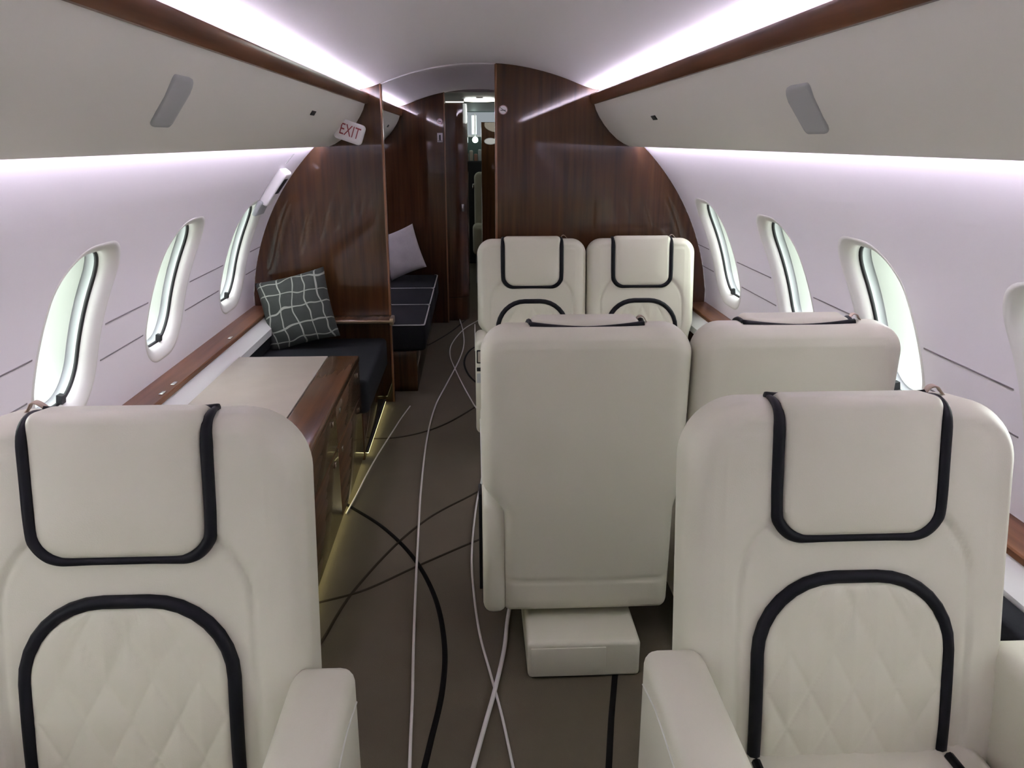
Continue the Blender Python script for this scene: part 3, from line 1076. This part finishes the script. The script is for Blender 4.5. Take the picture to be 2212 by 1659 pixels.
tag(es, 'white sign reading EXIT in dark red under the left bin end', 'sign')

def placard(name, x, y, z, r, label):
    e = empty(name, (x, y, z))
    def disc(nm, rad, m, yy, r_in=0.0, depth=0.0012):
        n = 28
        v, f = [], []
        for yv in (yy, yy - depth):
            for rr in (r_in, rad):
                for i in range(n):
                    a = 2 * pi * i / n
                    v.append((rr * cos(a), yv, rr * sin(a)))
        for i in range(n):
            j = (i + 1) % n
            f += [(2 * n + i, 2 * n + j, 3 * n + j, 3 * n + i), (n + i, 3 * n + i, 3 * n + j, n + j), (i, n + i, n + j, j)]
            f += [(i, j, 2 * n + j, 2 * n + i)]
        return obj(nm, v, f, m, e, smooth=False)
    disc('disc', r, 'sign', 0.0, 0.0005)
    disc('ring', r * 0.98, 'red', -0.001, r * 0.88)
    rbox('slash', -r * .86, r * .86, -0.0024, -0.0010, -r * .055, r * .055, 0, 'seal', e).rotation_euler = (0, radians(35), 0)
    rbox('cigarette', -r * .60, r * .60, -0.0020, -0.0010, -r * .17, -r * .02, 0, 'seal', e)
    tag(e, label, 'sign', 'no smoking placards')
    return e
placard('no_smoking_placard', 0.160, Y_BULK - 0.001, 1.606, 0.024, 'round no smoking placard on the right walnut bulkhead edge')
placard('no_smoking_placard', -0.257, Y_FWD - 0.001, 1.595, 0.022, 'round no smoking placard on the forward bulkhead beyond the divan')
pl = empty('notice_placard', (-0.258, Y_FWD - 0.001, 1.472))
rbox('plate', -0.021, 0.021, -0.002, 0.0, -0.032, 0.036, 0.001, 'sign', pl, seg=1)
rbox('pictogram', -0.006, 0.006, -0.003, -0.0015, -0.020, 0.022, 0.001, 'seal', pl, seg=1)
rbox('pictogram', -0.017, 0.017, -0.003, -0.0015, -0.026, -0.022, 0.0005, 'seal', pl, seg=1)
tag(pl, 'small rectangular white placard under the forward no smoking sign', 'sign')

# emergency exit handle on the left wall above the far window
eh = empty('emergency_exit_release', wall_pt(-1, 4.10, 0.80))
o0 = Vector(eh.location)
def wall_box(name, side, y0, y1, a0, a1, d0, d1, m, parent, o0, r=0.0, taper=0.0):
    bm = bmesh.new()
    bmesh.ops.create_cube(bm, size=1)
    if r > 0:
        for v in bm.verts:
            v.co = Vector((v.co.x * (y1 - y0), v.co.y * (a1 - a0), v.co.z * (d1 - d0)))
        bmesh.ops.subdivide_edges(bm, edges=[e for e in bm.edges if abs((e.verts[0].co - e.verts[1].co).y) > 1e-4], cuts=4)
        bmesh.ops.bevel(bm, geom=[e for e in bm.edges if e.calc_face_angle(0) > 0.5], offset=r, segments=3, profile=0.5, affect='EDGES')
    for v in bm.verts:
        if r > 0:
            p = v.co
            q = wall_pt(side, (y0 + y1) / 2 + p.x, (a0 + a1) / 2 + p.y, (d0 + d1) / 2 + p.z)
        else:
            p = v.co
            q = wall_pt(side, (y0 + y1) / 2 + p.x * (y1 - y0), (a0 + a1) / 2 + p.y * (a1 - a0), (d0 + d1) / 2 + p.z * (d1 - d0))
        v.co = Vector(q) - o0
    o = from_bm(name, bm, m, parent)
    smooth_by_angle(o, 40)
    return o
wall_box('housing', -1, 4.05, 4.17, 0.70, 0.90, -0.045, 0.0, 'white', eh, o0, r=0.012)
wall_box('grip_slot', -1, 4.075, 4.150, 0.775, 0.865, -0.0462, -0.030, 'seal', eh, o0)
wall_box('lower_cover', -1, 4.02, 4.19, 0.635, 0.715, -0.024, 0.0, 'frame', eh, o0, r=0.008)
wall_box('pull_mark', -1, 4.10, 4.125, 0.925, 0.985, -0.002, 0.0, 'grille', eh, o0)
wall_box('panel_line', -1, 3.86, 4.44, 1.045, 1.055, -0.004, 0.0, 'white', eh, o0)
tag(eh, 'white emergency exit handle on the wall above the far left window', 'exit release')

# ------------------------------------------------------------------ cables
def cable(pts, r, m, label, grp):
    o = tube('floor_cable', spline([(p[0], p[1], r + 0.003) for p in pts], 8), r, m, None, seg=8)
    tag(o, label, 'cable', grp)
    return o
cable([(-0.133, 6.726), (-0.101, 6.289), (-0.088, 5.832), (-0.115, 5.397), (-0.183, 4.824), (-0.235, 4.371), (-0.253, 3.852), (-0.246, 3.279), (-0.234, 2.919), (-0.216, 2.494), (-0.197, 2.094), (-0.185, 1.883), (-0.177, 1.704), (-0.169, 1.551)], 0.0042, 'cable', 'white cable running the whole length of the aisle, leftmost of the long ones', 'white cables on the aisle floor')
cable([(0.027, 6.682), (-0.094, 6.338), (-0.175, 5.878), (-0.182, 5.525), (-0.135, 5.139), (-0.074, 4.740), (-0.020, 4.428), (0.025, 4.159), (0.030, 3.532), (-0.009, 3.035), (-0.025, 2.649), (-0.018, 2.396), (-0.000, 2.156), (0.030, 1.953), (0.056, 1.779), (0.081, 1.554)], 0.0038, 'cable', 'thin white cable that curls beside the far seats and slips under the seat backs', 'white cables on the aisle floor')
cable([(0.117, 2.419), (0.089, 2.227), (0.072, 2.070), (0.041, 1.892), (0.007, 1.729), (-0.031, 1.545)], 0.0062, 'cable', 'thick white cable coming from under the nearest seat back', 'white cables on the aisle floor')
cable([(-0.377, 4.394), (-0.411, 4.179), (-0.434, 3.997), (-0.478, 3.643), (-0.502, 3.392), (-0.516, 3.194), (-0.533, 3.016)], 0.0032, 'cable', 'thin pale cable lying along the glowing base of the credenza', 'white cables on the aisle floor')

# ------------------------------------------------------------------ forward vestibule and cockpit seen through the doorway
VZ = 1.79
cl = empty('closet', (-0.45, 7.1, 0))
def rounded_col(name, x0, x1, y0, y1, z0, z1, r, m, parent, o0):
    """closet block with a rounded aisle corner (towards the viewer)"""
    pr = [(x0, y0), (x1 - r, y0)]
    for i in range(1, 9):
        a = -pi / 2 + pi / 2 * i / 8
        pr.append((x1 - r + r * cos(a), y0 + r + r * sin(a)))
    pr += [(x1, y1), (x0, y1)]
    n = len(pr)
    v = [(x - o0[0], y - o0[1], z) for z in (z0, z1) for x, y in pr]
    f = [(i, (i + 1) % n, n + (i + 1) % n, n + i) for i in range(n)] + [tuple(range(n)), tuple(range(n, 2 * n))]
    o = obj(name, v, f, m, parent)
    smooth_by_angle(o, 30)
    return o
rounded_col('closet_body', -0.60, -0.045, 6.70, 7.30, 0.20, VZ - 0.06, 0.10, 'wood', cl, cl.location)
rounded_col('closet_base', -0.60, -0.050, 6.705, 7.29, 0.0, 0.195, 0.10, 'wood', cl, cl.location)
rbox('light_strip', -0.21 + .45, -0.07 + .45, -0.406, -0.400, VZ - 0.054, VZ - 0.047, 0, 'vest_led', cl)
rbox('handle', -0.10 + .45, -0.08 + .45, -0.412, -0.398, 0.90, 0.96, 0.003, 'chrome', cl, seg=2)
tag(cl, 'tall dark walnut closet with rounded corner beyond the forward bulkhead', 'cabinet')

o = rbox('ceiling_vestibule', XC - 1.2, XC + 1.2, Y_FWD + 0.05, Y_END, VZ + 0.02, VZ + 0.06, 0, 'greyceil')
tag(o, 'dark grey lower ceiling of the forward vestibule', 'ceiling', kind='structure')
la = empty('ceiling_lamp', (0.06, 7.55, VZ + 0.02))
def ellipse(name, a, b, z0, z1, m, parent):
    n = 32
    v = [(a * cos(2 * pi * i / n), b * sin(2 * pi * i / n), z) for z in (z0, z1) for i in range(n)]
    f = [(i, (i + 1) % n, n + (i + 1) % n, n + i) for i in range(n)] + [tuple(range(n)), tuple(range(n, 2 * n))]
    return obj(name, v, f, m, parent, smooth=False)
ellipse('trim_ring', 0.150, 0.19, -0.012, 0.0, 'chrome', la)
ellipse('diffuser', 0.135, 0.17, -0.026, -0.010, 'lamp', la)
tag(la, 'glowing oval ceiling lamp in the forward vestibule', 'lamp')

# wood partition at the right of the cockpit doorway
o = rbox('wall_cockpit_right', 0.078, XC + 1.15, 8.1, 8.14, 0.0, 1.62, 0.004, 'wood', None, seg=2)
tag(o, 'dark wood partition right of the narrow cockpit doorway', 'wall', kind='structure')
o = rbox('wall_cockpit_left', XC - 1.15, -0.060, 8.1, 8.14, 0.0, 1.79, 0.004, 'wood', None, seg=2)
tag(o, 'dark wood partition left of the narrow cockpit doorway', 'wall', kind='structure')
mi = empty('oval_mirror', (0.165, 8.098, 1.445))
def oval_plate(name, a, b, y0, y1, m, parent):
    n = 28
    v = [(a * cos(2 * pi * i / n), y, b * sin(2 * pi * i / n)) for y in (y0, y1) for i in range(n)]
    f = [(i, (i + 1) % n, n + (i + 1) % n, n + i) for i in range(n)] + [tuple(range(n)), tuple(range(n, 2 * n))]
    return obj(name, v, f, m, parent, smooth=False)
oval_plate('plate', 0.055, 0.026, -0.004, 0.0, 'white', mi)
oval_plate('rim', 0.060, 0.031, -0.002, 0.0, 'grille', mi)
tag(mi, 'small pale oval plate on the partition right of the cockpit doorway', 'plate')

js = empty('jump_seat', (0.105, 8.72, 0))
def xj(x, t, s): return (x, t, 0.33 + s)
slab('backrest', 0.20, 0.81, 0.09, 0.06, 0.03, 0.03, 10, 14, 'leather', xj, js)
rbox('seat_cushion', -0.12, 0.10, -0.22, 0.02, 0.30, 0.62, 0.05, 'leather', js, seg=4)
rbox('frame', -0.09, 0.09, -0.18, 0.0, 0.0, 0.31, 0.01, 'grille', js)
rbox('knob', -0.118, -0.098, -0.03, 0.0, 0.97, 1.02, 0.006, 'chrome', js, seg=2)
tag(js, 'pale folding jump seat standing in the cockpit doorway', 'seat')

o = rbox('wall_cockpit_end', XC - 1.15, XC + 1.15, Y_END - 0.04, Y_END, 0.0, 1.9, 0, 'cockpit_green')
tag(o, 'dark green-grey end of the cockpit', 'wall', kind='structure')
ws = empty('windscreen', (0.03, Y_END - 0.06, 1.40))
rbox('pane', -0.25, 0.25, 0.0, 0.012, 0.12, 0.40, 0.004, 'screen', ws, seg=1)
rbox('frame', -0.27, 0.27, -0.01, 0.014, 0.095, 0.12, 0.004, 'white', ws, seg=1)
rbox('highlight_strip', -0.045, 0.015, -0.006, 0.0, 0.13, 0.36, 0.002, 'screen2', ws, seg=1)  # glowing strip paints the bright vertical highlight on the pane
tag(ws, 'pale green lit cockpit windscreen at the far end of the aisle', 'windscreen')
dl = empty('dome_light', (0.025, 10.2, 1.46))
bm = bmesh.new(); bmesh.ops.create_uvsphere(bm, u_segments=16, v_segments=10, radius=0.035)
from_bm('bulb', bm, 'dome', dl, smooth=True)
rbox('stem', -0.008, 0.008, -0.008, 0.008, 0.03, 0.30, 0.002, 'white', dl, seg=1)
tag(dl, 'bright greenish dome light hanging in the cockpit', 'lamp')
ip = empty('instrument_panel', (0.02, 10.0, 0))
rbox('console', -0.40, 0.40, 0.0, 0.30, 0.0, 1.22, 0.03, 'dark', ip)
for i, (x, hh, m) in enumerate(((-0.10, .06, 'pinkish'), (-0.045, .09, 'tan'), (0.01, .05, 'pinkish'), (0.06, .10, 'grille'), (0.11, .07, 'pinkish'))):
    rbox('lever', x - 0.022, x + 0.022, 0.05, 0.12, 1.20, 1.25 + hh, 0.012, m, ip)
tag(ip, 'black cockpit console with orange and pink levers', 'console')
